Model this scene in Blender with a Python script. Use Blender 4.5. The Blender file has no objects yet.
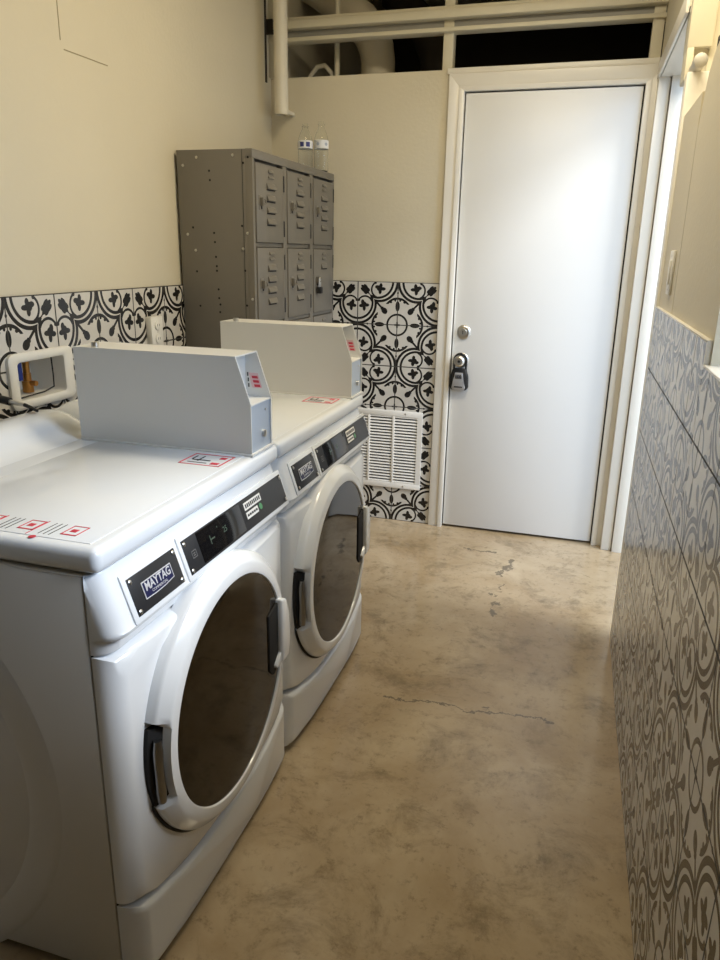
import bpy, bmesh, math, random
from math import sin, cos, pi, sqrt
from mathutils import Vector, Matrix
random.seed(4)
S = bpy.context.scene
COL = S.collection

# ------------------------------------------------------------------ camera
YAW, PIT, ROL, F, CH = 0.2922, 0.3019, 0.0187, 730.87, 1.3534
fw = Vector((-sin(YAW)*cos(PIT), cos(YAW)*cos(PIT), -sin(PIT)))
rt = fw.cross(Vector((0, 0, 1))).normalized(); up = rt.cross(fw)
r2 = cos(ROL)*rt + sin(ROL)*up; u2 = -sin(ROL)*rt + cos(ROL)*up
cd = bpy.data.cameras.new('camera'); cam = bpy.data.objects.new('camera', cd); COL.objects.link(cam)
M = Matrix((r2, u2, -fw)).transposed().to_4x4(); M.translation = (0, 0, CH); cam.matrix_world = M
cd.sensor_fit = 'VERTICAL'; cd.sensor_height = 24.0; cd.lens = F/960*24.0; cd.clip_start = .02
S.camera = cam
# ------------------------------------------------------------------ world, light, exposure
w = bpy.data.worlds.new('sky'); S.world = w; w.use_nodes = True
bg = w.node_tree.nodes['Background']; bg.inputs[0].default_value = (.76, .87, 1, 1); bg.inputs[1].default_value = 1.6
def area(name, loc, target, sx, sy, power, col, spread=pi):
    l = bpy.data.lights.new(name, 'AREA'); l.shape = 'RECTANGLE'; l.size = sx; l.size_y = sy; l.energy = power; l.color = col; l.spread = spread
    o = bpy.data.objects.new(name, l); COL.objects.link(o); o.location = loc
    o.rotation_euler = (Vector(target)-Vector(loc)).to_track_quat('-Z', 'Y').to_euler(); return o
area('open_sky_light', (5.0, 1.9, 5.0), (-.1, 3.1, .8), 1.7, 1.7, 430, (.95, .975, 1))
area('window_sky_light', (2.6, 1.15, 2.2), (-.68, 1.6, .6), 1.5, 1.2, 54, (.36, .61, 1))
area('ceiling_light', (-.08, 2.1, 2.66), (-.12, 2.1, 0), .4, 1.1, 25.5, (1, .875, .64))
vs = S.view_settings; vs.view_transform = 'Standard'; vs.look = 'None'; vs.gamma = 1; vs.use_curve_mapping = False; vs.exposure = 0.15
S.display_settings.display_device = 'sRGB'

# ------------------------------------------------------------------ helpers
class MB:
    def __init__(s): s.bm = bmesh.new(); s.mi = 0
    def _fin(s, vs0, bev=0, seg=2, edges=None):
        faces = {f for v in vs0 for f in v.link_faces}
        for f in faces: f.material_index = s.mi
        if bev:
            es = list({e for v in vs0 for e in v.link_edges}) if edges is None else edges
            bmesh.ops.bevel(s.bm, geom=es, offset=bev, segments=seg, profile=.5, affect='EDGES', clamp_overlap=True)
        return s
    def box(s, x0, x1, y0, y1, z0, z1, bev=0, seg=2):
        vs0 = [s.bm.verts.new((x, y, z)) for x in (x0, x1) for y in (y0, y1) for z in (z0, z1)]
        for q in ((0, 1, 3, 2), (4, 6, 7, 5), (0, 4, 5, 1), (2, 3, 7, 6), (0, 2, 6, 4), (1, 5, 7, 3)): s.bm.faces.new([vs0[i] for i in q])
        return s._fin(vs0, bev, seg)
    def prism(s, poly, axis, lo, hi, bev=0, seg=2, fn=None):
        # poly: 2D points in the two remaining axes, in (x,y,z) order
        def P(p, h):
            l = list(p); l.insert(axis, h); return fn(*l) if fn else l
        a = [s.bm.verts.new(P(p, lo)) for p in poly]; b = [s.bm.verts.new(P(p, hi)) for p in poly]
        n = len(poly)
        s.bm.faces.new(a[::-1]); s.bm.faces.new(b)
        for i in range(n): s.bm.faces.new((a[i], a[(i+1) % n], b[(i+1) % n], b[i]))
        return s._fin(a+b, bev, seg)
    def lathe(s, prof, o, axis, seg=32, cap=True, rf=None):
        ax = Vector(axis).normalized(); t = ax.orthogonal().normalized()
        if abs(ax.x) > .9: t = Vector((0, 1, 0))
        b = ax.cross(t); o = Vector(o); rings = []
        for r, h in prof:
            rings.append([s.bm.verts.new(o+ax*h+(t*cos(2*pi*k/seg)+b*sin(2*pi*k/seg))*(rf(r, h, 2*pi*k/seg) if rf else r)) for k in range(seg)])
        for i in range(len(rings)-1):
            for k in range(seg): s.bm.faces.new((rings[i][k], rings[i][(k+1) % seg], rings[i+1][(k+1) % seg], rings[i+1][k]))
        if cap: s.bm.faces.new(rings[0][::-1]); s.bm.faces.new(rings[-1])
        return s._fin([v for r in rings for v in r])
    def cyl(s, p0, p1, r, seg=20, r1=None):
        p0, p1 = Vector(p0), Vector(p1); return s.lathe([(r, 0), (r if r1 is None else r1, (p1-p0).length)], p0, p1-p0, seg)
    def tube(s, pts, r, seg=12):
        pts = [Vector(p) for p in pts]; rings = []; pt = None
        for i, p in enumerate(pts):
            d = (pts[min(i+1, len(pts)-1)]-pts[max(i-1, 0)]).normalized()
            if pt is None: t = d.orthogonal().normalized()
            else: t = (pt-d*pt.dot(d)).normalized()
            pt = t; b = d.cross(t); rr = r[i] if isinstance(r, (list, tuple)) else r
            rings.append([s.bm.verts.new(p+(t*cos(2*pi*k/seg)+b*sin(2*pi*k/seg))*rr) for k in range(seg)])
        for i in range(len(rings)-1):
            for k in range(seg): s.bm.faces.new((rings[i][k], rings[i][(k+1) % seg], rings[i+1][(k+1) % seg], rings[i+1][k]))
        s.bm.faces.new(rings[0][::-1]); s.bm.faces.new(rings[-1])
        return s._fin([v for q in rings for v in q])
    def loops(s, L, cap0=False, cap1=True, close=True):
        R = [[s.bm.verts.new(p) for p in l] for l in L]; n = len(R[0])
        for i in range(len(R)-1):
            for k in range(n if close else n-1): s.bm.faces.new((R[i][k], R[i][(k+1) % n], R[i+1][(k+1) % n], R[i+1][k]))
        if cap0: s.bm.faces.new(R[0][::-1])
        if cap1: s.bm.faces.new(R[-1])
        return s._fin([v for q in R for v in q])
    def text(s, txt, size, mapf, depth=.0006, bold=0.0):
        c = bpy.data.curves.new('t', 'FONT'); c.body = txt; c.size = size; c.align_x = 'CENTER'; c.align_y = 'CENTER'; c.extrude = depth; c.offset = bold; c.resolution_u = 3
        o = bpy.data.objects.new('t', c); COL.objects.link(o); dg = bpy.context.evaluated_depsgraph_get(); me = bpy.data.meshes.new_from_object(o.evaluated_get(dg))
        vv = [s.bm.verts.new(mapf(*v.co)) for v in me.vertices]
        for p in me.polygons:
            try: s.bm.faces.new([vv[i] for i in p.vertices]).material_index = s.mi
            except ValueError: pass
        bpy.data.objects.remove(o); bpy.data.curves.remove(c); bpy.data.meshes.remove(me); return s
    def map(s, fn):
        for v in s.bm.verts: v.co = fn(v.co)
        return s
    def build(s, name, mats, parent=None, kind=None, uv=None, smooth=True):
        if not isinstance(mats, (list, tuple)): mats = [mats]
        if parent is not None:
            off = Vector(parent.get('_o', (0, 0, 0)))
        else: off = Vector((0, 0, 0))
        bmesh.ops.recalc_face_normals(s.bm, faces=s.bm.faces[:])
        me = bpy.data.meshes.new(name)
        if uv:
            lay = s.bm.loops.layers.uv.new('UVMap')
            for f in s.bm.faces:
                for l in f.loops: l[lay].uv = uv(l.vert.co)
        for v in s.bm.verts: v.co = v.co-off
        s.bm.to_mesh(me); s.bm.free()
        for m in mats: me.materials.append(m)
        if smooth:
            me.polygons.foreach_set('use_smooth', [True]*len(me.polygons)); me.set_sharp_from_angle(angle=math.radians(38))
        o = bpy.data.objects.new(name, me); COL.objects.link(o)
        if parent is not None:
            o.parent = parent; o['_o'] = tuple(off)
        else: o['_o'] = (0., 0., 0.)
        if kind: o['kind'] = kind
        return o
def struct(name, mb, m, parent=None, uv=None, smooth=True): return mb.build(name, m, parent, None if parent else 'structure', uv, smooth)
def thing(name, label, cat, loc, group=None):
    o = bpy.data.objects.new(name, None); COL.objects.link(o); o.location = loc; o.empty_display_size = .1
    o['label'] = label; o['category'] = cat; o['_o'] = tuple(float(c) for c in loc)
    if group: o['group'] = group
    return o
def tag(o, label, cat, group=None):
    o['label'] = label; o['category'] = cat
    if group: o['group'] = group
    return o

# ------------------------------------------------------------------ materials
def mat(name, col, rough=.5, metal=0., spec=.5, noise=0., nscale=8., bump=0., bscale=60., emit=None, trans=0., ior=1.5, coat=0.):
    m = bpy.data.materials.new(name); m.use_nodes = True; nt = m.node_tree; b = nt.nodes['Principled BSDF']
    b.inputs['Base Color'].default_value = (*col, 1); b.inputs['Roughness'].default_value = rough; b.inputs['Metallic'].default_value = metal
    b.inputs['Specular IOR Level'].default_value = spec; b.inputs['IOR'].default_value = ior; b.inputs['Transmission Weight'].default_value = trans; b.inputs['Coat Weight'].default_value = coat
    if emit: b.inputs['Emission Color'].default_value = (*emit[0], 1); b.inputs['Emission Strength'].default_value = emit[1]
    if noise or bump:
        tc = nt.nodes.new('ShaderNodeTexCoord')
        if noise:
            n = nt.nodes.new('ShaderNodeTexNoise'); n.inputs['Scale'].default_value = nscale; n.inputs['Detail'].default_value = 5
            nt.links.new(tc.outputs['Object'], n.inputs['Vector'])
            mx = nt.nodes.new('ShaderNodeMix'); mx.data_type = 'RGBA'
            mx.inputs[6].default_value = (*[c*(1-noise) for c in col], 1); mx.inputs[7].default_value = (*[min(1, c*(1+noise)) for c in col], 1)
            nt.links.new(n.outputs['Fac'], mx.inputs[0]); nt.links.new(mx.outputs[2], b.inputs['Base Color'])
        if bump:
            n2 = nt.nodes.new('ShaderNodeTexNoise'); n2.inputs['Scale'].default_value = bscale; n2.inputs['Detail'].default_value = 4
            nt.links.new(tc.outputs['Object'], n2.inputs['Vector'])
            bp = nt.nodes.new('ShaderNodeBump'); bp.inputs['Strength'].default_value = bump; bp.inputs['Distance'].default_value = .004
            nt.links.new(n2.outputs['Fac'], bp.inputs['Height']); nt.links.new(bp.outputs[0], b.inputs['Normal'])
    return m
plaster = mat('cream_plaster', (.66, .60, .46), .55, noise=.05, nscale=3, bump=.25, bscale=70)
trimm = mat('white_gloss_paint', (.80, .77, .70), .32, noise=.03, nscale=9)
doorm = mat('door_paint', (.80, .80, .79), .38, noise=.015, nscale=4)
steelp = mat('cream_painted_steel', (.66, .61, .47), .45, noise=.05, nscale=10)
enamel = mat('white_enamel', (.755, .782, .815), .16, coat=.2)
enamel_shaded = mat('shaded_white_enamel', (.66, .645, .61), .35)  # darker copy of the white enamel, side shade put into the colour
boxm = mat('coin_box_paint', (.74, .735, .71), .35, noise=.02, nscale=5)
boxfront = mat('coin_box_front_steel', (.46, .52, .60), .33, .3)
whitepl = mat('white_plastic', (.78, .76, .70), .4)
dark = mat('matte_black', (.008, .008, .008), .6)
gap = mat('gap_black', (.01, .01, .011), .8)
plate = mat('charcoal_control_plate', (.022, .022, .024), .4, spec=.35)
blackgl = mat('black_display_glass', (.004, .004, .005), .1, spec=.3)
glassm = mat('smoked_door_glass', (.010, .006, .0025), .04, spec=.25, ior=1.5)
chrome = mat('brushed_steel', (.62, .60, .56), .28, 1.)
darksteel = mat('dark_steel', (.28, .28, .28), .3, 1.)
silver = mat('silver_plastic', (.55, .55, .57), .35, .7)
navy = mat('navy_badge', (.007, .009, .055), .4)
badgew = mat('badge_silver', (.72, .72, .74), .35, .3)
red = mat('red_print', (.58, .03, .06), .5)
ink = mat('black_print', (.03, .03, .03), .6)
paper = mat('sticker_paper', (.80, .79, .76), .5)
green = mat('green_print', (.10, .30, .14), .5)
glyph = mat('lit_segment', (.02, .03, .02), .5, emit=((.35, .55, .4), .12))
lockm = mat('locker_grey_enamel', (.165, .150, .125), .38, noise=.04, nscale=20)
lockside = lockm
brass = mat('brass', (.45, .22, .06), .35, .9)
bluepl = mat('blue_tape', (.02, .05, .30), .5)
pvc = mat('white_pvc', (.72, .67, .55), .4)
duct = mat('white_duct_vinyl', (.62, .56, .43), .5)
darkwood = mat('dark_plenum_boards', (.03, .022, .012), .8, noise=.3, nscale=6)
outc = mat('outdoor_concrete', (.50, .48, .44), .8, noise=.1)
ventw = mat('vent_white_enamel', (.78, .76, .72), .4)
ceilm = mat('ceiling_paint', (.60, .55, .43), .7)
water = mat('clear_bottle_plastic', (.97, .98, .97), .03, trans=1., ior=1.25)
labelw = mat('bottle_label_white', (.75, .77, .80), .4); labelb = mat('bottle_label_blue', (.03, .04, .20), .4)

class X:   # tiny expression builder over math nodes
    nt = None
    def __init__(s, v): s.v = v
    @staticmethod
    def op(o, *a):
        n = X.nt.nodes.new('ShaderNodeMath'); n.operation = o
        for i, q in enumerate(a):
            if isinstance(q, X): q = q.v
            if isinstance(q, (int, float)): n.inputs[i].default_value = q
            else: X.nt.links.new(q, n.inputs[i])
        return X(n.outputs[0])
    def __add__(s, o): return X.op('ADD', s, o)
    def __radd__(s, o): return X.op('ADD', o, s)
    def __sub__(s, o): return X.op('SUBTRACT', s, o)
    def __rsub__(s, o): return X.op('SUBTRACT', o, s)
    def __mul__(s, o): return X.op('MULTIPLY', s, o)
    def __lt__(s, o): return X.op('LESS_THAN', s, o)
    def __gt__(s, o): return X.op('GREATER_THAN', s, o)
    def abs(s): return X.op('ABSOLUTE', s)
def tile_material():
    m = bpy.data.materials.new('patterned_tile'); m.use_nodes = True; nt = m.node_tree; X.nt = nt; b = nt.nodes['Principled BSDF']
    tc = nt.nodes.new('ShaderNodeTexCoord'); sp = nt.nodes.new('ShaderNodeSeparateXYZ'); nt.links.new(tc.outputs['UV'], sp.inputs[0])
    du = X.op('PINGPONG', X(sp.outputs[0]), 1.0); dv = X.op('PINGPONG', X(sp.outputs[1]), 1.0)   # distance from the flower centre, in tiles
    u = 1.0-du; v = 1.0-dv
    a = X.op('MAXIMUM', u, v); bb = X.op('MINIMUM', u, v)
    s_ = (a+bb)*.70711; t_ = (a-bb)*.70711
    def ell(p, q, cx, cy, rx, ry): 
        dx = (p-cx)*(1/rx); dy = (q-cy)*(1/ry); return (dx*dx+dy*dy) < 1.0
    def ring(cx, cy, r, wd):
        dx = a-cx; dy = bb-cy; return (X.op('SQRT', dx*dx+dy*dy)-r).abs() < wd
    def seg(p, q, p0, p1, hw): return ((p-(p0+p1)/2).abs() < (p1-p0)/2)*(q.abs() < hw)
    L = [ring(.53, 0, .452, .030)*(a > .357), ring(.50, 0, .374, .027)*(a > .33)]
    L.append(((a-.357).abs() < .042)*((bb-.357).abs() < .042))
    # bud pointing at the outer corner
    L += [ell(s_, t_, .26, 0, .14, .048), ell(s_, t_, .31, .05, .06, .034), ell(s_, t_, .225, .055, .07, .032), seg(s_, t_, .33, .50, .012)]
    # ivy leaf in each half rosette
    L += [ell(a, bb, .625, .165, .07, .04), ell(a, bb, .555, .225, .04, .065), ell(a, bb, .485, .125, .058, .042), ell(a, bb, .575, .088, .04, .055), ell(a, bb, .545, .155, .074, .07)]
    L.append(ring(.53, .185, .185, .021)*(a < .47))
    L.append(ell(a, bb, .44, .03, .03, .03))
    # flower around the small circle
    da = 1.0-a; db = 1.0-bb
    rr = X.op('SQRT', da*da+db*db)
    L.append((rr-.245).abs() < .024)
    L.append(ell(da, db, 0, .44, .054, .12))
    L.append((da < .012)*(db < .70)); L.append(ell(da, db, 0, .75, .022, .03))
    L.append((da < .02)*(db < .07))
    ar = X.op('SQRT', da*da+(db-.30)*(db-.30))
    L.append(((ar-.32).abs() < .026)*(db > .485))
    L.append(ell(da, db, .17, .535, .035, .028)); L.append(ell(da, db, .06, .575, .025, .03))
    L.append(ell(s_, t_, .955, 0, .084, .068)); L.append(ell(s_, t_, .87, 0, .03, .045)); L.append(seg(s_, t_, .66, .90, .024))
    acc = L[0]
    for q in L[1:]: acc = X.op('MAXIMUM', acc, q)
    gr = X.op('MAXIMUM', X.op('MAXIMUM', du < .011, u < .013), X.op('MAXIMUM', dv < .011, v < .013))
    # print wear
    n = nt.nodes.new('ShaderNodeTexNoise'); n.inputs['Scale'].default_value = 3; n.inputs['Detail'].default_value = 6; nt.links.new(tc.outputs['UV'], n.inputs['Vector'])
    base = nt.nodes.new('ShaderNodeMix'); base.data_type = 'RGBA'; base.inputs[6].default_value = (.53, .505, .46, 1); base.inputs[7].default_value = (.66, .635, .59, 1)
    nt.links.new(n.outputs['Fac'], base.inputs[0])
    mx = nt.nodes.new('ShaderNodeMix'); mx.data_type = 'RGBA'; nt.links.new(acc.v, mx.inputs[0]); nt.links.new(base.outputs[2], mx.inputs[6]); mx.inputs[7].default_value = (.012, .011, .010, 1)
    m2 = nt.nodes.new('ShaderNodeMix'); m2.data_type = 'RGBA'; nt.links.new(gr.v, m2.inputs[0]); nt.links.new(mx.outputs[2], m2.inputs[6]); m2.inputs[7].default_value = (.03, .027, .022, 1)
    nt.links.new(m2.outputs[2], b.inputs['Base Color'])
    b.inputs['Roughness'].default_value = .30; b.inputs['Specular IOR Level'].default_value = .5
    rgh = gr*.5+.24; nt.links.new(rgh.v, b.inputs['Roughness'])
    bp = nt.nodes.new('ShaderNodeBump'); bp.inputs['Strength'].default_value = .6; bp.inputs['Distance'].default_value = .002; bp.invert = True
    nt.links.new(gr.v, bp.inputs['Height']); nt.links.new(bp.outputs[0], b.inputs['Normal'])
    return m
tilem = tile_material()
def floor_material():
    m = bpy.data.materials.new('stained_concrete'); m.use_nodes = True; nt = m.node_tree; X.nt = nt; b = nt.nodes['Principled BSDF']
    tc = nt.nodes.new('ShaderNodeTexCoord'); sp = nt.nodes.new('ShaderNodeSeparateXYZ'); nt.links.new(tc.outputs['Object'], sp.inputs[0])
    x, y = X(sp.outputs[0]), X(sp.outputs[1])
    def noise(sc, det=6, rough=.6, dist=0):
        n = nt.nodes.new('ShaderNodeTexNoise'); n.inputs['Scale'].default_value = sc; n.inputs['Detail'].default_value = det; n.inputs['Roughness'].default_value = rough; n.inputs['Distortion'].default_value = dist
        nt.links.new(tc.outputs['Object'], n.inputs['Vector']); return X(n.outputs['Fac'])
    def ramp(f, lo, hi, c0, c1):
        r = nt.nodes.new('ShaderNodeValToRGB'); nt.links.new(f.v, r.inputs[0]); r.color_ramp.elements[0].position = lo; r.color_ramp.elements[1].position = hi
        r.color_ramp.elements[0].color = (*c0, 1); r.color_ramp.elements[1].color = (*c1, 1); return r.outputs[0]
    def mix(f, A, B):
        q = nt.nodes.new('ShaderNodeMix'); q.data_type = 'RGBA'
        for i, z in ((0, f), (6, A), (7, B)):
            z = z.v if isinstance(z, X) else z
            if isinstance(z, tuple): q.inputs[i].default_value = z
            elif isinstance(z, (int, float)): q.inputs[i].default_value = z
            else: nt.links.new(z, q.inputs[i])
        return q.outputs[2]
    c = ramp(noise(2.2, 8, .62, .4), .34, .68, (.305, .216, .118), (.49, .392, .262))
    st = X(ramp(noise(5.5, 10, .75, .4), .50, .68, (0, 0, 0), (1, 1, 1)))
    c = mix(st*.62, c, (.115, .08, .04, 1))
    fine = X(ramp(noise(30, 6, .75), .54, .70, (0, 0, 0), (1, 1, 1)))
    c = mix(fine*.5, c, (.10, .07, .038, 1))
    pale = X(ramp(noise(3.1, 5, .5, 1.), .6, .75, (0, 0, 0), (1, 1, 1)))
    c = mix(pale*.3, c, (.42, .35, .24, 1))
    wob = noise(7, 8, .7)-.5; wob2 = noise(60, 4, .7)-.5
    crack = ((y-2.0-x*.06+wob*.16+wob2*.01).abs() < .0035)*(x > -.50)*(x < .03)
    scar = ((x+.235+wob*.22+(y-2.9)*-.03).abs() < (noise(16, 4)-.44)*.10)*(y > 2.62)*(y < 3.22)
    scar2 = ((y-3.28+wob*.1).abs() < (noise(20, 3)-.47)*.08)*(x > -.46)*(x < -.30)
    dk = X.op('MAXIMUM', X.op('MAXIMUM', crack*.8, scar*.75), scar2*.75)
    c = mix(dk, c, (.10, .08, .055, 1))
    nt.links.new(c, b.inputs['Base Color'])
    rg = X(ramp(noise(5, 5), .3, .7, (.09, .09, .09), (.26, .26, .26))); nt.links.new(rg.v, b.inputs['Roughness'])
    b.inputs['Specular IOR Level'].default_value = .55
    bp = nt.nodes.new('ShaderNodeBump'); bp.inputs['Strength'].default_value = .12; bp.inputs['Distance'].default_value = .004
    h = noise(9, 6)-dk; nt.links.new(h.v, bp.inputs['Height']); nt.links.new(bp.outputs[0], b.inputs['Normal'])
    return m
floorm = floor_material()
T = .2032

# ------------------------------------------------------------------ structure
XL = -1.545; YB = 3.555; XT = -1.536
struct('floor', MB().box(-1.75, .36, -4.5, 5.3, -.1, 0), floorm)
struct('ground_outside', MB().box(.36, 6, -3, 8, -.12, -.02), outc)
struct('ceiling', MB().box(-1.75, .5, -4.5, 5.3, 2.72, 2.8), ceilm)
struct('wall_front', MB().box(-1.75, .5, -4.5, -4.4, 0, 2.72), plaster)
# left wall with the hole for the outlet box
oy0, oy1, oz0, oz1 = 1.690, 1.894, .925, 1.040
def holed(mb, x0, x1, ya, yb, za, zb):
    mb.box(x0, x1, ya, oy0, za, zb); mb.box(x0, x1, oy1, yb, za, zb); mb.box(x0, x1, oy0, oy1, za, oz0); mb.box(x0, x1, oy0, oy1, oz1, zb); return mb
wl = struct('wall_left', holed(MB(), -1.75, XL, -4.5, 5.3, 0, 2.72), plaster)
struct('tile_cladding', holed(MB(), XL, XT, -.2, YB, 0, 1.2192), tilem, wl, uv=lambda c: ((c.y-2.09)/T, (c.z-1.016)/T))
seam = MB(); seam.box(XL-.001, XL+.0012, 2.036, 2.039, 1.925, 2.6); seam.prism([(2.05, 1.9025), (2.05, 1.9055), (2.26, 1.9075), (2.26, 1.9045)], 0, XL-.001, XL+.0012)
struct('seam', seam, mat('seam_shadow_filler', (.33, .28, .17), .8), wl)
# back wall
wb = MB(); wb.box(XL, -.66, YB, YB+.1, 0, 2.126); wb.box(-.66, .36, YB+.03, YB+.1, 2.04, 2.118); wb.box(.15, .36, YB, YB+.1, 0, 2.118)
wbo = struct('wall_back', wb, plaster)
struct('tile_cladding', MB().box(XT, -.687, YB-.009, YB, 0, 1.2192), tilem, wbo, uv=lambda c: ((c.x+.892)/T, (c.z-1.016)/T))
# dark roof space behind the back wall
rs = MB(); rs.box(-1.75, 1.2, 5.2, 5.3, 0, 2.8); rs.box(.9, 1.0, YB+.1, 5.2, 0, 2.8); rs.box(-1.75, 1, YB+.1, 5.2, 1.55, 1.6); rs.box(.36, 1.0, YB, YB+.1, 0, 2.8); rs.box(.36, 1, YB+.1, 5.2, 2.72, 2.8)
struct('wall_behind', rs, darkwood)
# door in the back wall
d = MB(); d.box(-.612, .122, YB-.012, YB+.03, .012, 2.028, .003)
door = struct('door_1', d, doorm)
hole = MB(); hole.box(-.63, .14, YB+.031, YB+.04, 0, 2.05); struct('door_gap', hole, gap, door)
cs = MB()
def mitred(m, xo0, xo1, zo, xi0, xi1, zi, y0, y1, bev):
    m.prism([(xo0, 0), (xi0, 0), (xi0, zi), (xo0, zo)], 1, y0, y1, bev, fn=lambda x, y, z: (x, y, z))
    m.prism([(xo1, 0), (xo1, zo), (xi1, zi), (xi1, 0)], 1, y0, y1, bev)
    m.prism([(xo0, zo), (xi0, zi), (xi1, zi), (xo1, zo)], 1, y0, y1, bev)
mitred(cs, -.688, .200, 2.105, -.636, .146, 2.046, YB-.022, YB+.03, .0012)
mitred(cs, -.640, .150, 2.052, -.618, .128, 2.034, YB-.030, YB+.03, .0012)
cs.box(-.700, .19, YB-.012, YB+.06, 2.107, 2.130, .002)
struct('trim_1', cs, trimm)
kn = MB(); kn.lathe([(.034, 0), (.034, .006), (.030, .010), (.018, .012), (.018, .020), (.0165, .022)], (-.562, YB-.012, .998), (0, -1, 0), 28); kn.mi = 1; kn.box(-.5635, -.5605, YB-.0355, YB-.033, .990, 1.006)
struct('deadbolt', kn, [chrome, dark], door)
kn = MB(); kn.lathe([(.036, 0), (.036, .005), (.030, .010), (.013, .014), (.013, .032), (.023, .038), (.027, .050), (.025, .060), (.018, .065), (.008, .064)], (-.566, YB-.012, .865), (0, -1, 0), 28); kn.mi = 1; kn.lathe([(.007, .0645), (.006, .066)], (-.566, YB-.012, .865), (0, -1, 0), 16)
struct('door_knob', kn, [chrome, dark], door)
# steel channel and studs above the back wall
bmn = MB(); bmn.box(XL, .2, 3.515, 3.60, 2.318, 2.350, .003); bmn.box(XL, .2, 3.530, 3.5995, 2.270, 2.286, .002); bmn.box(XL, .2, 3.545, 3.60, 2.356, 2.371, .002); bmn.box(XL, .2, 3.575, 3.5985, 2.349, 2.358)
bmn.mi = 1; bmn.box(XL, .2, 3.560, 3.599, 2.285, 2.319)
struct('trim_2', bmn, [steelp, mat('shaded_grey_web', (.30, .29, .26), .5)])  # web coloured grey to carry the shade under the upper band
st = MB(); st.box(-.727, -.683, 3.556, 3.62, 2.126, 2.72, .002); struct('trim_3', st, steelp)
st = MB(); st.box(.128, .172, 3.548, 3.62, 2.118, 2.72, .002); struct('trim_4', st, steelp)
st = MB(); st.box(XL, -1.49, 3.535, 3.62, 2.126, 2.72, .002); struct('trim_5', st, steelp)
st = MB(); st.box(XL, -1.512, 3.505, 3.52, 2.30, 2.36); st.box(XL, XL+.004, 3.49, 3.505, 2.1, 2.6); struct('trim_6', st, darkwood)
# right wall (leans a little across the frame)
def RW(c): return Vector((c.x-.017*(c.y-2.0), c.y, c.z))
wr = MB()
wr.box(.219, .40, 2.187, 2.59, 0, 1.752)                                   # furred wall beside the doorway
wr.prism([(1.50, 0), (2.185, 0), (2.185, 1.67), (2.172, 1.69), (2.155, 1.73), (2.125, 1.78), (2.06, 1.815), (1.93, 1.835), (1.50, 1.85)], 0, .2195, .40)
wr.box(.40, .46, 1.50, 2.62, 0, 2.72); wr.box(.40, .46, -4.5, .5, 0, 2.72); wr.box(.40, .46, .5, 1.5, 0, 1.15); wr.box(.40, .46, .5, 1.5, 1.95, 2.72)                                       # set-back wall above
wr.box(.216, .40, -1.4, 1.50, 0, 1.150)                                     # low ledge wall near the camera
wr.box(.202, .40, 2.64, YB, 2.062, 2.72)                                    # over the doorway
wro = struct('wall_right', wr.map(RW), plaster, smooth=False)
tl = MB(); tl.box(.2105, .2185, 1.517, 2.535, 0, 1.2035); tl.box(.2105, .2155, -1.3, 1.513, 0, 1.158)
struct('tile_cladding', tl.map(RW), tilem, wro, uv=lambda c: ((c.y-1.033)/T, (c.z-.6096)/T))
te = MB(); te.box(.2095, .2195, 1.510, 2.535, 1.2035, 1.2085, .001); te.box(.2095, .2195, 1.508, 1.515, 1.158, 1.2085, .001); te.box(.2095, .40, -1.3, 1.51, 1.158, 1.163, .001)
struct('tile_edge_strip', te.map(RW), trimm, wro)
jm = MB()
jm.box(.199, .245, 3.486, YB-.022, 0, 2.062, .003); jm.box(.248, .40, 3.492, YB, 0, 2.05, .003); jm.box(.248, .30, 3.470, 3.492, 0, 2.05, .002)
jm.box(.206, .40, 2.640, YB-.03, 2.046, 2.062, .002); jm.box(.193, .203, 2.64, YB-.03, 2.046, 2.105, .002); jm.box(.30, .34, 2.64, YB-.03, 2.030, 2.046)
jm.box(.2115, .40, 2.545, 2.605, 0, 1.87, .003)
struct('trim_7', jm.map(RW), trimm)
po = MB(); po.box(.207, .275, 2.60, 2.70, 1.945, 2.72, .002); po.box(.27, .41, 2.62, 2.70, 1.70, 2.72); po.box(.228, .28, 2.63, 2.70, 1.70, 1.95); po.box(.2085, .228, 2.601, 2.70, 1.86, 1.95, .002)  # post, with boxes added behind it to block doorway light from the recess
struct('trim_8', po.map(RW), steelp)

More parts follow.
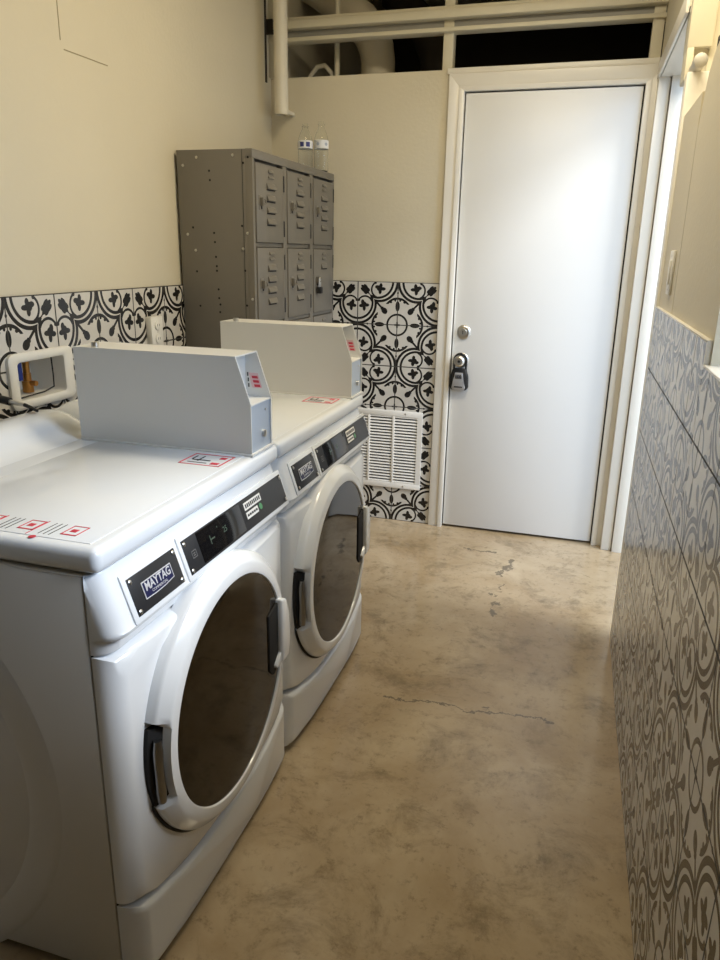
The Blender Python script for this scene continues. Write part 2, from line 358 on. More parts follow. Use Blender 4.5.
# ------------------------------------------------------------------ laundry machines
XF = -.680
TX, TZ = -.700, .860
DX, DZ = .036/.11384, -.108/.11384
NX, NZ = .108/.11384, .036/.11384
def slope(y, s, n=0.): return Vector((TX+DX*s+NX*n, y, TZ+DZ*s+NZ*n))
W = .716
def machine(y0, cy, label, boxy, dark_display, sticker_a, group):
    y1 = y0+W
    t = thing('laundry_machine', label, 'washing machine', (-1.07, y0+W/2, 0), group)
    # cabinet
    m = MB(); m.box(-1.46, -.7205, y0, y1, .018, .858, .004)
    cab = m.build('cabinet', enamel_shaded, t)
    # pressed ribs on the side sheet
    if sticker_a:
        for R_, cz, x0, x1 in ((.53, .40, -1.38, .040), (.34, .38, -1.38, .035)):
            L = []
            for k in range(41):
                a = -.98+1.96*k/40; e = max(0.0, min(1, min(k, 40-k)/5))
                L.append([(x0+(R_+d_)*cos(a), y0-.0045*e*h_+.001, cz+(R_+d_)*.92*sin(a)) for d_, h_ in [(x1*q/4, max(0, 1-(q/4)**2)**.5 if abs(q) < 4 else -.2) for q in range(-4, 5)]])
            m = MB(); m.loops(L, cap1=False, close=False); m.build('side_rib', enamel_shaded, cab)
    # feet
    for fx in (-1.40, -.78):
        for fy in (y0+.06, y1-.06): MB().cyl((fx, fy, 0), (fx, fy, .02), .02, 16).build('foot', dark, t)
    # front panels: rounded slabs
    def slab(z0, z1, xf, rs, rz, hole=None, xb=-.718):
        m = MB(); N = 96; n_c = 6
        def outer(th, ins_y, ins_z):
            hy, hz = (y1-y0)/2-.0015-ins_y, (z1-z0)/2-ins_z
            c, s = cos(th), sin(th); k = min(hy/abs(c) if abs(c) > 1e-6 else 9, hz/abs(s) if abs(s) > 1e-6 else 9)
            return (y0+y1)/2+k*c, (z0+z1)/2+k*s
        th0 = math.atan2((z1-z0)/2, (y1-y0)/2)
        ths = []
        for a0, a1 in ((-th0, th0), (th0, pi-th0), (pi-th0, pi+th0), (pi+th0, 2*pi-th0)): ths += [a0+(a1-a0)*i/(N//4) for i in range(N//4)]
        L = []
        L.append([(xb, *outer(a, 0, 0)) for a in ths])
        for k in range(n_c+1):
            q = k/n_c*pi/2
            L.append([(xf-rs*(1-sin(q)), *outer(a, rs*(1-cos(q)), rz*(1-cos(q)))) for a in ths])
        if hole:
            hy, hz, hr = hole
            L.append([(xf+.0008, hy+(hr+.012)*cos(a), hz+(hr+.012)*sin(a)) for a in ths])
            L.append([(xf-.003, hy+hr*cos(a), hz+hr*sin(a)) for a in ths])
            L.append([(xf-.026, hy+(hr-.004)*cos(a), hz+(hr-.004)*sin(a)) for a in ths])
        m.loops(L, cap1=True); return m
    zc = .467
    def sag(c, zb, zt, top):
        u = abs(c[1]-(y0+y1)/2)/(W/2); f = -.050*(1-min(1, u)**2.2); q = (c[2]-zb)/(zt-zb); bl = .016*(1-min(1, u)**4)*min(1, max(0, (c[0]+.718)/.03))
        return Vector((c[0]+bl, c[1], c[2]+f*(q if top else 1-q)))
    slab(.200, .714, XF, .034, .010).map(lambda c: sag(c, .2, .714, False)).build('front_panel', enamel, t)
    slab(.018, .195, XF+.003, .036, .014).map(lambda c: sag(c, .018, .195, True)).build('kick_panel', enamel, t)
    MB().box(-.722, -.717, y0+.004, y1-.004, .03, .855).build('panel_gap', gap, t)
    # sloped console
    prof = [(-.718, .859), (-.7005, .859)]+[(TX+DX*s, TZ+DZ*s) for s in (.006, .03, .06, .09, .106)]+[(-.6635, .755), (-.6645, .750), (-.669, .745), (-.681, .743), (-.684, .738), (-.684, .722), (-.687, .7175), (-.718, .7175)]
    L = []; r = .034; n = 7
    ends = [(y0+.001+r*(1-cos(k/n*pi/2)), r*(1-sin(k/n*pi/2))) for k in range(n+1)]
    for yy, pull in ends+[(y1+y0-a, b) for a, b in reversed(ends)]:
        L.append([(max(-.718, x-pull), yy, z) for x, z in prof])
    m = MB(); m.loops(L, cap0=True, cap1=True); con = m.build('console', enamel, t)
    # raised bezels and plates on the slope
    def bezel(m, ya, yb, sa, sb, h, bev=.003):
        m.prism([(ya, sa), (yb, sa), (yb, sb), (ya, sb)], 2, -.002, h, bev, 2, fn=lambda y, s, n: slope(y, s, n))
    def P(a): return y0+a
    m = MB(); bezel(m, P(.052), P(.224), .022, .112, .0035); bezel(m, P(.229), P(.714), .022, .112, .0035); m.build('bezel', enamel, t)
    bp = MB(); bezel(bp, P(.064), P(.213), .034, .102, .005, .001); bp = bp.build('badge_plate', plate, t)
    cp = MB(); bezel(cp, P(.239), P(.706), .033, .102, .005, .001); cp = cp.build('control_plate', plate, t)
    def slope_screws(par, ya, yb):
        for yy in (ya, yb):
            for ss in (.041, .095):
                o = slope(P(yy), ss, .0045); MB().lathe([(.0042, 0), (.0042, .0015), (.0025, .0026)], o, (NX, 0, NZ), 14).build('screw', chrome, par)
    slope_screws(bp, .071, .206); slope_screws(cp, .246, .699)
    # badge
    m = MB(); by0, by1 = P(.094), P(.186)
    pl = [(by0, .053), (by1, .053), (by1, .080), (P(.155), .0835), (P(.125), .0845), (by0, .0835)]
    m.prism(pl, 2, .005, .0062, 0, fn=lambda y, s, n: slope(y, s, n))
    m.mi = 1
    cyb = (by0+by1)/2; csb = .0685
    m.prism([(cyb+(y-cyb)*.955, csb+(s-csb)*.88) for y, s in pl], 2, .0055, .0066, 0, fn=lambda y, s, n: slope(y, s, n))
    m.mi = 0
    m.text('MAYTAG', .0215, lambda x, y, z: slope(cyb+x*.92, .064-y, .0068+z), .0003, .0004)
    m.text('COMMERCIAL', .0068, lambda x, y, z: slope(cyb+x*1.15, .0765-y, .0068+z), .0003)
    m.build('badge', [badgew, navy], bp)
    # display window
    m = MB(); bezel(m, P(.290), P(.478), .035, .098, .0062, .0015); m.mi = 1
    m.text('25', .017, lambda x, y, z: slope(P(.395)+x, .064-y, .0064+z), .0002)
    m.text('\u2022', .012, lambda x, y, z: slope(P(.368)+x, .05-y, .0064+z), .0002)
    m.prism([(P(.332), .056), (P(.334), .056), (P(.334), .074), (P(.332), .074)], 2, .0058, .0066, fn=lambda y, s, n: slope(y, s, n))
    m.prism([(P(.334), .0635), (P(.350), .0635), (P(.350), .066), (P(.334), .066)], 2, .0058, .0066, fn=lambda y, s, n: slope(y, s, n))
    m.build('display', [blackgl, glyph], cp)
    # instruction label right of the display
    m = MB(); bezel(m, P(.488), P(.590), .037, .083, .0056, .0005); m.mi = 1
    bezel(m, P(.496), P(.580), .042, .059, .0060, 0); bezel(m, P(.496), P(.554), .064, .079, .0060, 0)
    m.mi = 0
    for k in range(9): bezel(m, P(.501+k*.0085), P(.5065+k*.0085), .046, .055, .0063, 0)
    for k in range(5): bezel(m, P(.500+k*.0105), P(.508+k*.0105), .069, .074, .0063, 0)
    m.mi = 2; m.lathe([(.0075, 0), (.0075, .0008)], slope(P(.568), .071, .0055), (NX, 0, NZ), 20)
    m.build('instruction_label', [ink, paper, green], cp)
    m = MB(); 
    for a, b, c, d_ in ((.259, .276, .061, .0625), (.259, .276, .0745, .076), (.259, .2605, .061, .076), (.2745, .276, .061, .076), (.264, .271, .066, .068), (.264, .271, .070, .072)): bezel(m, P(a), P(b), c, d_, .0055, 0)
    m.build('key_symbol', mat('faint_grey_print', (.12, .12, .12), .5), cp)
    # worktop lid
    lid = MB(); lid.box(-1.46, -.6885, y0-.001, y1+.001, .8615, .9055, .015, 5)
    lid = lid.build('worktop', enamel, t)
    m = MB(); m.box(-1.10, -.714, y0+.022, y1-.022, .905, .9066, .0012); m.build('worktop_field', enamel, lid)
    # raised back housing
    prof = [(-1.355, .903), (-1.13, .903), (-1.17, .907), (-1.205, .917), (-1.23, .931), (-1.25, .944), (-1.275, .952), (-1.30, .954), (-1.335, .950), (-1.355, .94)]
    L = []
    for k in range(9):
        q = k/8; f = sin(q*pi/2); L.append([(x-(.03*(1-f) if x > -1.26 else 0), y0+.012+.055*(1-cos(q*pi/2)), .903+(z-.903)*max(.02, f)) for x, z in prof])
    L2 = [[(x, y0+y1-y, z) for x, y, z in l] for l in reversed(L)]
    m = MB(); m.loops(L+L2, cap0=True, cap1=True); m.build('back_housing', enamel, t)
    # warning labels on the worktop
    zt = .9068
    if sticker_a:
        m = MB(); xo, yo = -.790, y0+.054
        def pr(x0, x1, ya, yb, mi): m.mi = mi; m.box(xo+x0, xo+x1, yo+ya, yo+yb, zt-.0004, zt+.0003)
        # rows of pictograms and text running back from the front left corner
        for k, (x0, cx) in enumerate(((0, 0), (-.085, 0), (-.17, 0))):
            pr(x0+.004, x0+.034, .0235, .026, 0); pr(x0+.004, x0+.034, -.014, -.010, 0); pr(x0+.004, x0+.006, -.014, .026, 0); pr(x0+.032, x0+.034, -.014, .026, 0); pr(x0+.012, x0+.024, .0, .012, 0)
            for j in range(3): pr(x0-.012-j*.010, x0-.0105-j*.010, -.022, .026, 1)
            m.mi = 0; m.lathe([(.006, 0), (.006, .0005)], (xo+x0-.03, yo-.037, zt-.0002), (0, 0, 1), 14)
            pr(x0-.050, x0-.0485, -.03, .03, 0)
        m.build('warning_print', [red, ink], lid)
    else: pass
    # coin box warning sticker
    sx0, sx1, sy0, sy1 = (-.826, -.727, boxy-.105, boxy-.022)
    m = MB(); e = .0035
    for a in ((sx0, sx1, sy0, sy0+e), (sx0, sx1, sy1-e, sy1), (sx0, sx0+e, sy0, sy1), (sx1-e, sx1, sy0, sy1)): m.box(*a, zt-.0004, zt+.0004)
    m.box(sx0+.07, sx1-.01, sy0+.012, sy0+.026, zt-.0004, zt+.0004); m.box(sx0+.072, sx1-.012, sy0+.055, sy0+.07, zt-.0004, zt+.0004)
    m.mi = 1
    m.box(sx0+.012, sx0+.016, sy0+.04, sy0+.066, zt-.0004, zt+.0004); m.box(sx0+.016, sx0+.060, sy0+.034, sy0+.040, zt-.0004, zt+.0004); m.box(sx0+.03, sx0+.034, sy0+.03, sy0+.066, zt-.0004, zt+.0004)
    m.box(sx0+.014, sx0+.06, sy0+.016, sy0+.019, zt-.0004, zt+.0004)
    m.build('warning_sticker', [red, ink], lid)
    # coin box
    yb0, yb1 = boxy, boxy+.113; xb, xf = -1.152, -.697; zb = .9066
    side = [(xb, zb+.004), (xb, 1.130), (-.732, 1.130), (xf, 1.024), (xf, zb+.004)]
    m = MB()
    for a, b in ((yb0, yb0+.003), (yb1-.003, yb1)): m.prism(side, 1, a, b)
    ya_, yz_ = yb0+.003, yb1-.003; m.box(xb, -.733, ya_, yz_, 1.1265, 1.1295); m.box(xb+.0005, xb+.003, ya_, yz_, zb, 1.13); m.box(-.762, xf-.0005, ya_, yz_, 1.0195, 1.0225); m.box(-.764, -.761, ya_, yz_, 1.02, 1.129)
    m.box(xb+.002, xf+.004, yb0-.005, yb1+.002, zb-.001, zb+.0038)
    cb = m.build('coin_box', boxm, t)
    MB().box(xf-.006, xf-.0035, yb0+.003, yb1-.003, zb+.004, 1.0195).build('coin_box_front', boxfront, cb)
    m = MB(); m.lathe([(.0085, 0), (.0085, .006), (.006, .007)], (xf-.0035, yb0+.072, .945), (1, 0, 0), 20); m.build('coin_lock', chrome, cb)
    MB().lathe([(.003, 0), (.003, .002)], (xf-.0035, yb0+.085, .999), (1, 0, 0), 12).build('rivet', chrome, cb)
    m = MB(); ys = yb1-.0032
    m.prism([(-.752, 1.078), (-.729, 1.078), (-.718, 1.043), (-.744, 1.043)], 1, ys-.0004, ys+.0002)
    m.mi = 1
    for k in range(3):
        zz = 1.071-k*.010; m.prism([(-.745+k*.003, zz), (-.730+k*.003, zz), (-.728+k*.003, zz-.006), (-.743+k*.003, zz-.006)], 1, ys-.0008, ys-.0003)
    m.mi = 2
    for k in range(3): m.box(-.756+k*.001, -.753+k*.001, ys-.0008, ys, 1.070-k*.013, 1.079-k*.013)
    m.build('red_sticker', [mat('pink_sticker', (.75, .50, .52), .5), red, ink], cb)
    MB().cyl((-1.105, boxy+.02, 1.13), (-1.105, boxy+.02, 1.141), .009, 18).build('key_tab', chrome, cb)
    # round door
    o = (0, cy, zc)
    h0, h1 = math.radians(165), math.radians(199)
    def rf(r, h, a): 
        # axis +x: angle 0 = +y, increasing towards +z
        z = sin(a); y = cos(a); ang = math.atan2(z, y) % (2*pi)
        return min(r, .263) if (h0 < ang < h1 and r > .25) else r
    seg = 144
    prof = [(.27, -.690), (.2880, -.686), (.2890, -.678), (.2890, -.658), (.2880, -.653), (.2855, -.650), (.2700, -.6365), (.2670, -.6345), (.2635, -.6335), (.2450, -.6315), (.2425, -.632), (.2405, -.6355), (.239, -.66)]
    m = MB(); m.lathe(prof, o, (1, 0, 0), seg, cap=False, rf=rf); dr = m.build('door', enamel, t)
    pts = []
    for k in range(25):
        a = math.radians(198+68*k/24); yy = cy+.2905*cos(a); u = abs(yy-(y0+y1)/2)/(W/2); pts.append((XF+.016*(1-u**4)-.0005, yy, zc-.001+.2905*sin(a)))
    m = MB(); m.tube(pts, [.0012]+[.0038]*23+[.0012], 8); m.build('door_shadow_arc', gap, t)  # black arc stands in for the shadow between door ring and panel
    m = MB(); m.lathe([(.2415, -.66), (.2415, -.6355), (.228, -.6345), (.17, -.633), (.08, -.632), (.003, -.632)], o, (1, 0, 0), 96); m.build('door_glass', glassm, dr)
    # hinge in its slot
    m = MB(); n = 14; secs = []
    for k in range(n+1):
        a = h0+(h1-h0)*k/n; secs.append([(x, cy+r*cos(a), zc+r*sin(a)) for r, x in ((.258, -.688), (.288, -.688), (.288, -.666), (.261, -.650))])
    m.loops(secs, cap0=True); m.build('hinge_slot', gap, dr)
    m = MB(); pts = [(-.653, cy-.2745+.003*abs(k-4)/3, zc-.080+k*.022) for k in range(7)]
    m.tube(pts, [.008, .010, .0095, .0095, .0095, .010, .007], 14); m.build('hinge', darksteel, dr)
    # handle
    m = MB(); m.prism([(cy+.163, zc+.082), (cy+.222, zc+.096), (cy+.222, zc-.070), (cy+.186, zc-.084), (cy+.163, zc-.062)], 0, -.650, -.6295, .002); m.build('handle_recess', gap, dr)
    m = MB(); m.prism([(cy+.214, zc+.104), (cy+.243, zc+.095), (cy+.262, zc+.05), (cy+.265, zc-.02), (cy+.256, zc-.064), (cy+.214, zc-.066)], 0, -.66, -.618, .007, 3); m.prism([(cy+.185, zc-.058), (cy+.216, zc-.034), (cy+.216, zc-.064), (cy+.19, zc-.068)], 0, -.65, -.622, .003); m.build('handle', enamel, dr)
    return t
machine(.880, 1.224, 'white front loading laundry machine in the foreground, nearest the camera', .880+.582, True, True, 'commercial laundry machines')
machine(1.600, 1.926, 'white front loading laundry machine farther back, in front of the grey lockers', 1.600+.603, False, False, 'commercial laundry machines')

# ------------------------------------------------------------------ lockers
t = thing('locker_bank', 'tall taupe grey metal locker bank of small doors against the cream wall', 'lockers', (-1.37, 3.095, 0))
ly0, ly1, lz0, lz1 = 2.632, 3.545, .15, 1.705
fr = -1.2235
m = MB()
m.box(-1.532, -1.250, ly0, ly1, lz0, lz1, .002)
m.box(-1.252, fr, ly0+.0005, ly1-.0005, lz1-.030, lz1+.0005, .001); m.box(-1.252, fr-.001, ly0+.0005, ly1-.0005, lz0, lz0+.02)
cw = (ly1-ly0)/3; zt0 = lz1-.030; th = (zt0-lz0-.02)/5
for k in range(4):
    yc = ly0+cw*k; m.box(-1.252, fr, max(ly0, yc-.019), min(ly1, yc+.019), lz0+.0003, lz1-.0305, .001)
for k in range(1, 5): m.box(-1.252, fr-.008, ly0+.001, ly1-.001, zt0-th*k-.007, zt0-th*k+.007)
body = m.build('body', lockm, t)
rv = [(-1.448, 1.679), (-1.3, 1.684), (-1.506, 1.652), (-1.499, 1.408), (-1.468, 1.35), (-1.248, 1.414), (-1.268, 1.358), (-1.234, 1.174)]
hl = [(-1.24, 1.676), (-1.259, 1.657), (-1.398, 1.632), (-1.396, 1.6), (-1.475, 1.433), (-1.27, 1.44), (-1.387, 1.414), (-1.385, 1.381), (-1.383, 1.327), (-1.381, 1.293), (-1.381, 1.276), (-1.467, 1.272), (-1.262, 1.279), (-1.377, 1.207), (-1.376, 1.174), (-1.372, 1.15), (-1.374, 1.121), (-1.459, 1.142), (-1.258, 1.15)]
for x, z in rv: MB().lathe([(.0055, 0), (.005, .002), (.002, .003)], (x, ly0, z), (0, -1, 0), 12).build('rivet', chrome, body)
for x, z in hl: MB().lathe([(.0042, -.001), (.0042, .0006)], (x, ly0, z), (0, -1, 0), 10).build('bolt_hole', gap, body)
m = MB(); m.prism([(-1.264, 1.703), (-1.2625, 1.703), (-1.2625, .16), (-1.264, .16)], 1, ly0-.0008, ly0+.001); m.build('side_seam', gap, body)
for x in (-1.49, -1.26):
    for y in (ly0+.03, ly1-.03): MB().box(x-.02, x+.02, y-.02, y+.02, 0, lz0+.002, .002).build('leg', lockm, t)
def ldoor(c, r):
    ya, yb = ly0+cw*c+.0225, ly0+cw*(c+1)-.0225; zb_, za = zt0-th*(r+1)+.009, zt0-th*r-(.012 if r == 0 else .010)
    plain = (c == 2 and r == 1)
    m = MB(); m.box(-1.242, fr+.004, ya, yb, zb_, za, .0025); dd = m.build('locker_door', lockm, t)
    yc = (ya+yb)/2+.004
    m = MB()
    for zz in (za-.020, za-.040):
        m.prism([(fr+.003, zz+.007), (fr+.010, zz-.004), (fr+.010, zz-.007), (fr+.003, zz-.007)], 1, yc-.024, yc+.024, .0008)
    m.build('card_holder', lockm, dd)
    m = MB()
    for k in range(1 if plain else 4):
        zz = za-.078-k*.0425
        prof = [(fr+.0035, zz+.016), (fr+.0075, zz+.008), (fr+.0125, zz-.004), (fr+.0125, zz-.0065), (fr+.0035, zz-.008)]
        m.prism(prof, 1, yc-.040, yc+.040, .0006)
        m.mi = 1; m.box(fr+.0036, fr+.0048, yc-.039, yc+.039, zz-.0125, zz-.0075); m.mi = 0
    m.build('louvres', [lockm, gap], dd)
    ya2 = ya+.025; zc_ = (za+zb_)/2+.002
    m = MB()
    if not plain:
        m.box(fr+.003, fr+.006, ya2-.004, ya2+.024, zc_-.026, zc_+.026, .001)
    m.box(fr+.003, fr+.020, ya2+.002, ya2+.010, zc_-.012, zc_+.018, .001); m.tube([(fr+.006, ya2+.006, zc_-.004), (fr+.02, ya2+.01, zc_-.004), (fr+.022, ya2+.022, zc_-.006), (fr+.020, ya2+.026, zc_+.010), (fr+.012, ya2+.012, zc_+.014)], .003, 8)
    m.mi = 1; m.box(fr+.004, fr+.0068, ya2+.010, ya2+.021, zc_-.022, zc_-.004)
    m.build('latch', [lockm, gap], dd)
    for zz in (za-.055, zb_+.055): MB().box(fr-.002, fr+.0045, yb+.0005, yb+.0105, zz-.030, zz+.030, .001).build('hinge', gap, dd)
for c in range(3):
    for r in range(5): ldoor(c, r)
zl = zt0-th*1.5
pk = thing('padlock', 'small black padlock with steel shackle hanging on a grey locker door', 'padlock', (-1.2, 3.297, zl-.04))
yk = ly0+cw*2+.0225+.031
m = MB(); m.box(-1.213, -1.193, yk-.015, yk+.015, zl-.056, zl-.026, .003); m.build('lock_body', dark, pk)
m = MB(); m.tube([(-1.203, yk-.009, zl-.028), (-1.203, yk-.009, zl+.006)]+[(-1.203, yk-.009*cos(a), zl+.006+.009*sin(a)) for a in [pi*k/8 for k in range(1, 8)]]+[(-1.203, yk+.009, zl+.006), (-1.203, yk+.009, zl-.028)], .0028, 10); m.build('shackle', chrome, pk)

# bottles on the lockers
def bottle(x, y, label, h, blue):
    t = thing('water_bottle', label, 'bottle', (x, y, lz1), 'empty bottles on the lockers')
    k = h/.205
    pr = [(.026, .0), (.031, .004), (.0325, .012), (.0315, .03), (.0325, .045), (.0315, .06), (.0325, .075), (.032, .085), (.032, .125), (.0325, .13), (.028, .148), (.020, .168), (.0125, .182), (.0125, .190), (.0155, .191), (.0155, .194), (.0115, .196), (.0115, .205)]
    full = [(r, z*k+.0005) for r, z in pr]+[(r-.0009, z*k+.0008) for r, z in reversed(pr[1:])]
    m = MB(); m.lathe(full, (x, y, lz1), (0, 0, 1), 28); m.build('bottle_body', water, t)
    m = MB(); m.lathe([(.0323, .094*k), (.0332, .095*k), (.0332, .128*k), (.0323, .129*k)], (x, y, lz1), (0, 0, 1), 40, cap=False)
    if blue:
        m.mi = 1
        for a0 in (-1.95, -1.1, .3, 1.9, 3.2):
            sec = []
            for j in range(6):
                a = a0+j*.11; sec.append([(x+r*cos(a), y+r*sin(a), lz1+z*k) for r, z in ((.0332, .101), (.0336, .101), (.0336, .122), (.0332, .122))])
            m.loops(sec, cap0=True)
    else:
        m.mi = 1
        for a0 in (-1.7, -.5, 1.4):
            o = Vector((x+.0333*cos(a0), y+.0333*sin(a0), lz1+.112*k)); m.lathe([(.007, -.001), (.007, .0004)], o, (cos(a0), sin(a0), 0), 14)
    m.build('bottle_label', [labelw, labelb if blue else mat('pale_blue_print', (.40, .46, .56), .4)], t)
bottle(-1.292, 3.345, 'clear empty plastic bottle with dark blue label band on the lockers', .190, True)
bottle(-1.250, 3.440, 'clear empty plastic bottle with pale white label band on the lockers', .212, False)

# ------------------------------------------------------------------ wall fittings
t = thing('vent_grille', 'white steel air vent grille low on the patterned tile wall', 'vent', (-.958, YB-.012, .18))
vx0, vx1, vz0, vz1 = -1.176, -.742, .180, .590
yv = YB-.0092
m = MB(); fwd = .020
cols = [(-1.154, -1.028), (-1.016, -.898), (-.886, -.768)]
m.box(vx0, vx1, yv-.0092, yv, vz0, vz0+.030, .002); m.box(vx0, vx1, yv-.0092, yv, vz1-.030, vz1, .002)
m.box(vx0, cols[0][0], yv-.009, yv, vz0+.029, vz1-.029); m.box(cols[2][1], vx1, yv-.009, yv, vz0+.029, vz1-.029)
for a, b in ((cols[0][1], cols[1][0]), (cols[1][1], cols[2][0])): m.box(a, b, yv-.0095, yv, vz0+.028, vz1-.028, .001)
m.build('grille_frame', ventw, t)
m = MB(); m.box(vx0+.01, vx1-.01, yv-.002, yv-.0005, vz0+.01, vz1-.01); m.build('dark_opening', gap, t)
for a, b in cols:
    m = MB(); nz = 23
    for k in range(nz):
        z = vz0+.034+(vz1-vz0-.068)*k/(nz-1); m.prism([(yv-.002, z+.006), (yv-.0082, z-.0005), (yv-.0082, z-.0025), (yv-.002, z+.004)], 0, a-.002, b+.002)
    m.build('louvres', ventw, t)
for x in (-.83, -1.09):
    for z in (vz0+.013, vz1-.013): MB().lathe([(.005, 0), (.004, .002)], (x, yv-.009, z), (0, -1, 0), 12).build('screw', chrome, t)
# key lock box
t = thing('key_lock_box', 'grey and black combination key box hanging from the white door knob', 'lock box', (-.566, YB-.03, .72))
yk = YB-.013
m = MB(); m.prism([(-.600, .722), (-.612, .735), (-.609, .79), (-.598, .826), (-.536, .826), (-.524, .79), (-.521, .735), (-.531, .722)], 1, yk-.034, yk-.002, .006, 3); m.build('box_body', dark, t)
m = MB(); m.prism([(-.595, .724), (-.601, .735), (-.589, .775), (-.586, .808), (-.548, .808), (-.545, .775), (-.533, .735), (-.538, .724)], 1, yk-.040, yk-.03, .003, 2); m.mi = 1; m.box(-.584, -.550, yk-.0412, yk-.039, .778, .800, .001); m.box(-.588, -.546, yk-.0412, yk-.039, .735, .744, .001); m.mi = 2
for k in range(4): m.box(-.582+k*.0082, -.576+k*.0082, yk-.0425, yk-.040, .781, .797, .0008)
m.build('face_plate', [silver, dark, plate], t)
m = MB(); m.tube([(-.594, yk-.018, .815), (-.596, yk-.018, .862)]+[(-.566-.030*cos(a), yk-.018, .866+.030*sin(a)) for a in [pi*k/10 for k in range(0, 11)]]+[(-.536, yk-.018, .862), (-.538, yk-.018, .815)], .0052, 12); m.build('shackle', dark, t)
# outlet box for the machine hoses
t = thing('washer_outlet_box', 'white plastic washer outlet box set in the patterned tile behind the front machine', 'outlet box', (XT, 1.775, .93))
def rrect(ya, yb, za, zb, r, n=6):
    P_ = []
    for cy_, cz_, a0 in ((yb-r, zb-r, 0), (ya+r, zb-r, pi/2), (ya+r, za+r, pi), (yb-r, za+r, 1.5*pi)):
        for k in range(n+1): a = a0+pi/2*k/n; P_.append((cy_+r*cos(a), cz_+r*sin(a)))
    return P_
oA, iA = rrect(1.660, 1.932, .902, 1.063, .022), rrect(1.693, 1.891, .928, 1.037, .010)
m = MB(); x = XT
m.loops([[(x, *p) for p in oA], [(x+.010, *p) for p in oA], [(x+.014, *p) for p in rrect(1.665, 1.927, .907, 1.058, .020)], [(x+.014, *p) for p in rrect(1.688, 1.896, .923, 1.042, .012)], [(x+.010, *p) for p in iA], [(x-.12, *p) for p in iA]], cap1=True)
m.box(x+.0135, x+.0150, 1.775, 1.815, 1.048, 1.051)
m.build('box_frame', whitepl, t)
m = MB(); m.cyl((x-.06, 1.805, .932), (x-.06, 1.805, .965), .016); m.cyl((x-.06, 1.805, .965), (x-.06, 1.805, .990), .012); m.cyl((x-.06, 1.805, .99), (x-.06, 1.805, 1.036), .010); m.cyl((x-.06, 1.805, .96), (x-.028, 1.805, .96), .008); m.build('brass_valve', brass, t)
m = MB(); m.box(x-.065, x-.055, 1.768, 1.784, .97, 1.034, .002); m.build('blue_handle', bluepl, t)
m = MB(); m.tube([(x-.03, 1.708, 1.015), (x-.028, 1.709, .98), (x-.03, 1.710, .945)], .009); m.build('black_hose', dark, t)
m = MB(); m.tube([(x-.02, 1.870, 1.035), (x-.02, 1.872, .98), (x-.018, 1.868, .942), (x-.014, 1.82, .934), (x-.012, 1.75, .933), (x-.010, 1.700, .9315)], .0022, 8); m.build('black_wire', dark, t)
# cord with plug on the back housing
t = thing('hose_cord', 'black hose end with metal tip lying across the back of front machine', 'hose', (-1.40, 1.45, .957))
m = MB(); m.tube([(-1.497, 1.53, .45), (-1.497, 1.53, .80), (-1.495, 1.527, .93), (-1.485, 1.522, .964), (-1.468, 1.518, .9775), (-1.44, 1.514, .976), (-1.40, 1.512, .9705)], .0105); m.build('black_hose', dark, t)
m = MB(); m.tube([(-1.40, 1.512, .9705), (-1.376, 1.511, .968), (-1.352, 1.509, .966)], [.0065, .0065, .005]); m.build('metal_tip', chrome, t)
m = MB(); m.tube([(-1.352, 1.509, .966), (-1.322, 1.498, .963), (-1.290, 1.480, .961)], [.005, .0045, .0035]); m.build('cord_tail', dark, t)
# power outlet on the left wall
t = thing('power_outlet', 'white double power outlet on the patterned tile left wall', 'outlet', (XT, 2.40, 1.0))
m = MB(); m.box(XT, -1.512, 2.362, 2.438, 1.000, 1.116, .003); m.build('cover_plate', whitepl, t)
for zz in (1.035, 1.083):
    m = MB(); m.lathe([(.017, 0), (.017, .004), (.015, .005)], (-1.512, 2.40, zz), (1, 0, 0), 24); m.mi = 1
    for dy in (-.006, .006): m.box(-1.5075, -1.5065, 2.40+dy-.001, 2.40+dy+.001, zz-.003, zz+.006)
    m.build('socket', [whitepl, gap], t)
MB().lathe([(.003, 0), (.002, .001)], (-1.512, 2.40, 1.059), (1, 0, 0), 10).build('screw', chrome, t)
# switch on the right wall
t = thing('light_switch', 'cream light switch plate on the right wall above the tiles', 'switch', (.214, 2.305, 1.25))
m = MB(); m.box(.2125, .219, 2.262, 2.345, 1.254, 1.374, .0025); m.map(RW).build('switch_plate', whitepl, t)
m = MB(); m.box(.209, .213, 2.287, 2.320, 1.282, 1.348, .001); m.map(RW).build('rocker', whitepl, t)
for z in (1.268, 1.360): MB().lathe([(.003, 0), (.002, .001)], (.2125, 2.304, z), (-1, 0, 0), 10).map(RW).build('screw', chrome, t)

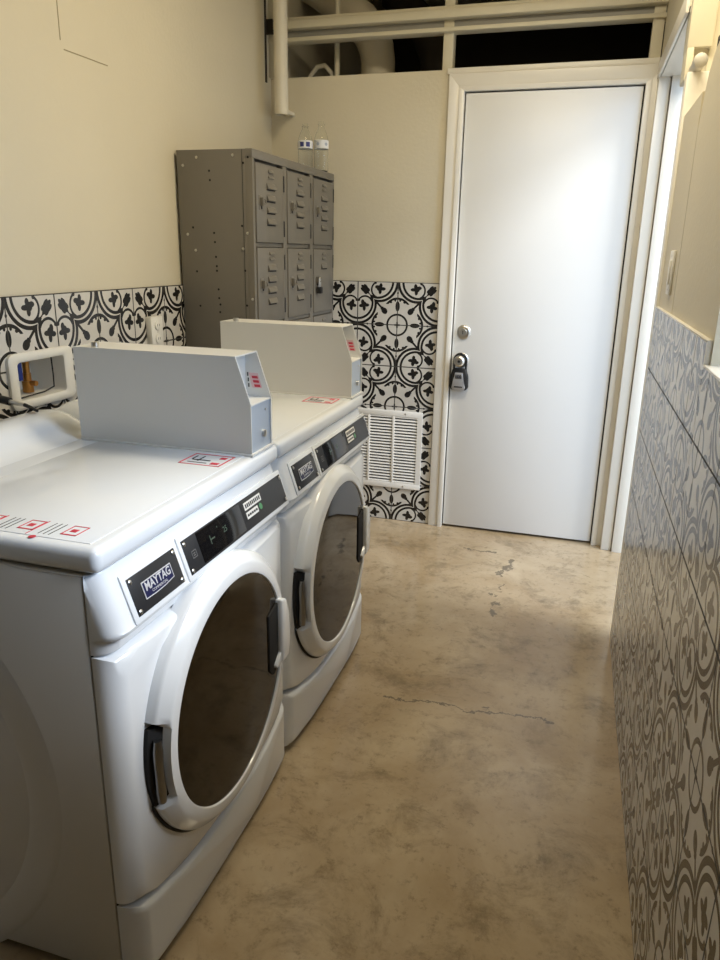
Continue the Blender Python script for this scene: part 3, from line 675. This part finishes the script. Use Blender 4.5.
# ------------------------------------------------------------------ pipes
t = thing('drain_pipe', 'cream vertical drain pipe in the corner above the lockers', 'pipe', (-1.436, 3.42, 1.947))
m = MB(); m.lathe([(.024, .006), (.024, 0), (.031, 0), (.031, .773), (.02, .773)], (-1.436, 3.42, 1.947), (0, 0, 1), 28); m.mi = 1; m.lathe([(.024, .012), (.023, .0125)], (-1.436, 3.42, 1.947), (0, 0, 1), 24); m.build('pipe_length', [pvc, gap], t)
m = MB(); m.box(-1.475, -1.425, 3.445, YB, 1.962, 1.978, .002); m.build('pipe_bracket', pvc, t)
tag(MB().tube([(-1.62, 3.96, 2.70), (-1.45, 3.93, 2.60), (-1.30, 3.90, 2.50), (-1.20, 3.88, 2.425), (-1.145, 3.87, 2.36), (-1.118, 3.86, 2.30), (-1.108, 3.86, 2.24), (-1.106, 3.86, 2.1), (-1.106, 3.86, 1.6)], [.085, .085, .085, .087, .087, .085, .083, .083, .083], 28).build('exhaust_duct', duct), 'white bent exhaust duct behind the opening above the back wall', 'duct')
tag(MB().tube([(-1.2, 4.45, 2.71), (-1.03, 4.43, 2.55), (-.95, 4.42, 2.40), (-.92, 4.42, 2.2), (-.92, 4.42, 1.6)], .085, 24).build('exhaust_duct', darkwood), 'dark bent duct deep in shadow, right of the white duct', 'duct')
tag(MB().cyl((-1.272, 3.72, 1.6), (-1.272, 3.72, 2.72), .013).build('conduit', steelp), 'thin straight vertical conduit left of the white bent duct', 'conduit')
tag(MB().tube([(-1.43, 3.75, 1.6), (-1.43, 3.75, 2.12), (-1.42, 3.75, 2.17), (-1.385, 3.75, 2.21), (-1.345, 3.75, 2.215), (-1.31, 3.75, 2.18), (-1.29, 3.76, 2.1), (-1.285, 3.76, 1.6)], .011, 14).build('curved_tube', pvc), 'small curved pale tube beside the conduit above the back wall', 'pipe')
stubm = mat('shaded_white_pvc', (.46, .44, .39), .45)  # white pvc darkened in colour for the shade of the recess
t = thing('pipe_stub', 'capped white pipe stub in the recess above the right wall', 'pipe', (.247, 2.52, 1.9))
m = MB(); m.cyl((.236, 2.50, 1.885), (.236, 2.60, 1.885), .0165, 28); m.map(RW).build('pipe_length', stubm, t)
m = MB(); m.lathe([(.004, 0), (.015, .002), (.019, .006), (.019, .035), (.0165, .037)], (.236, 2.475, 1.885), (0, 1, 0), 28); m.map(RW).build('pipe_cap', stubm, t)
m = MB(); m.box(.272, .282, 2.46, 2.48, 1.86, 1.94, .002); m.map(RW).build('pipe_clip', dark, t)
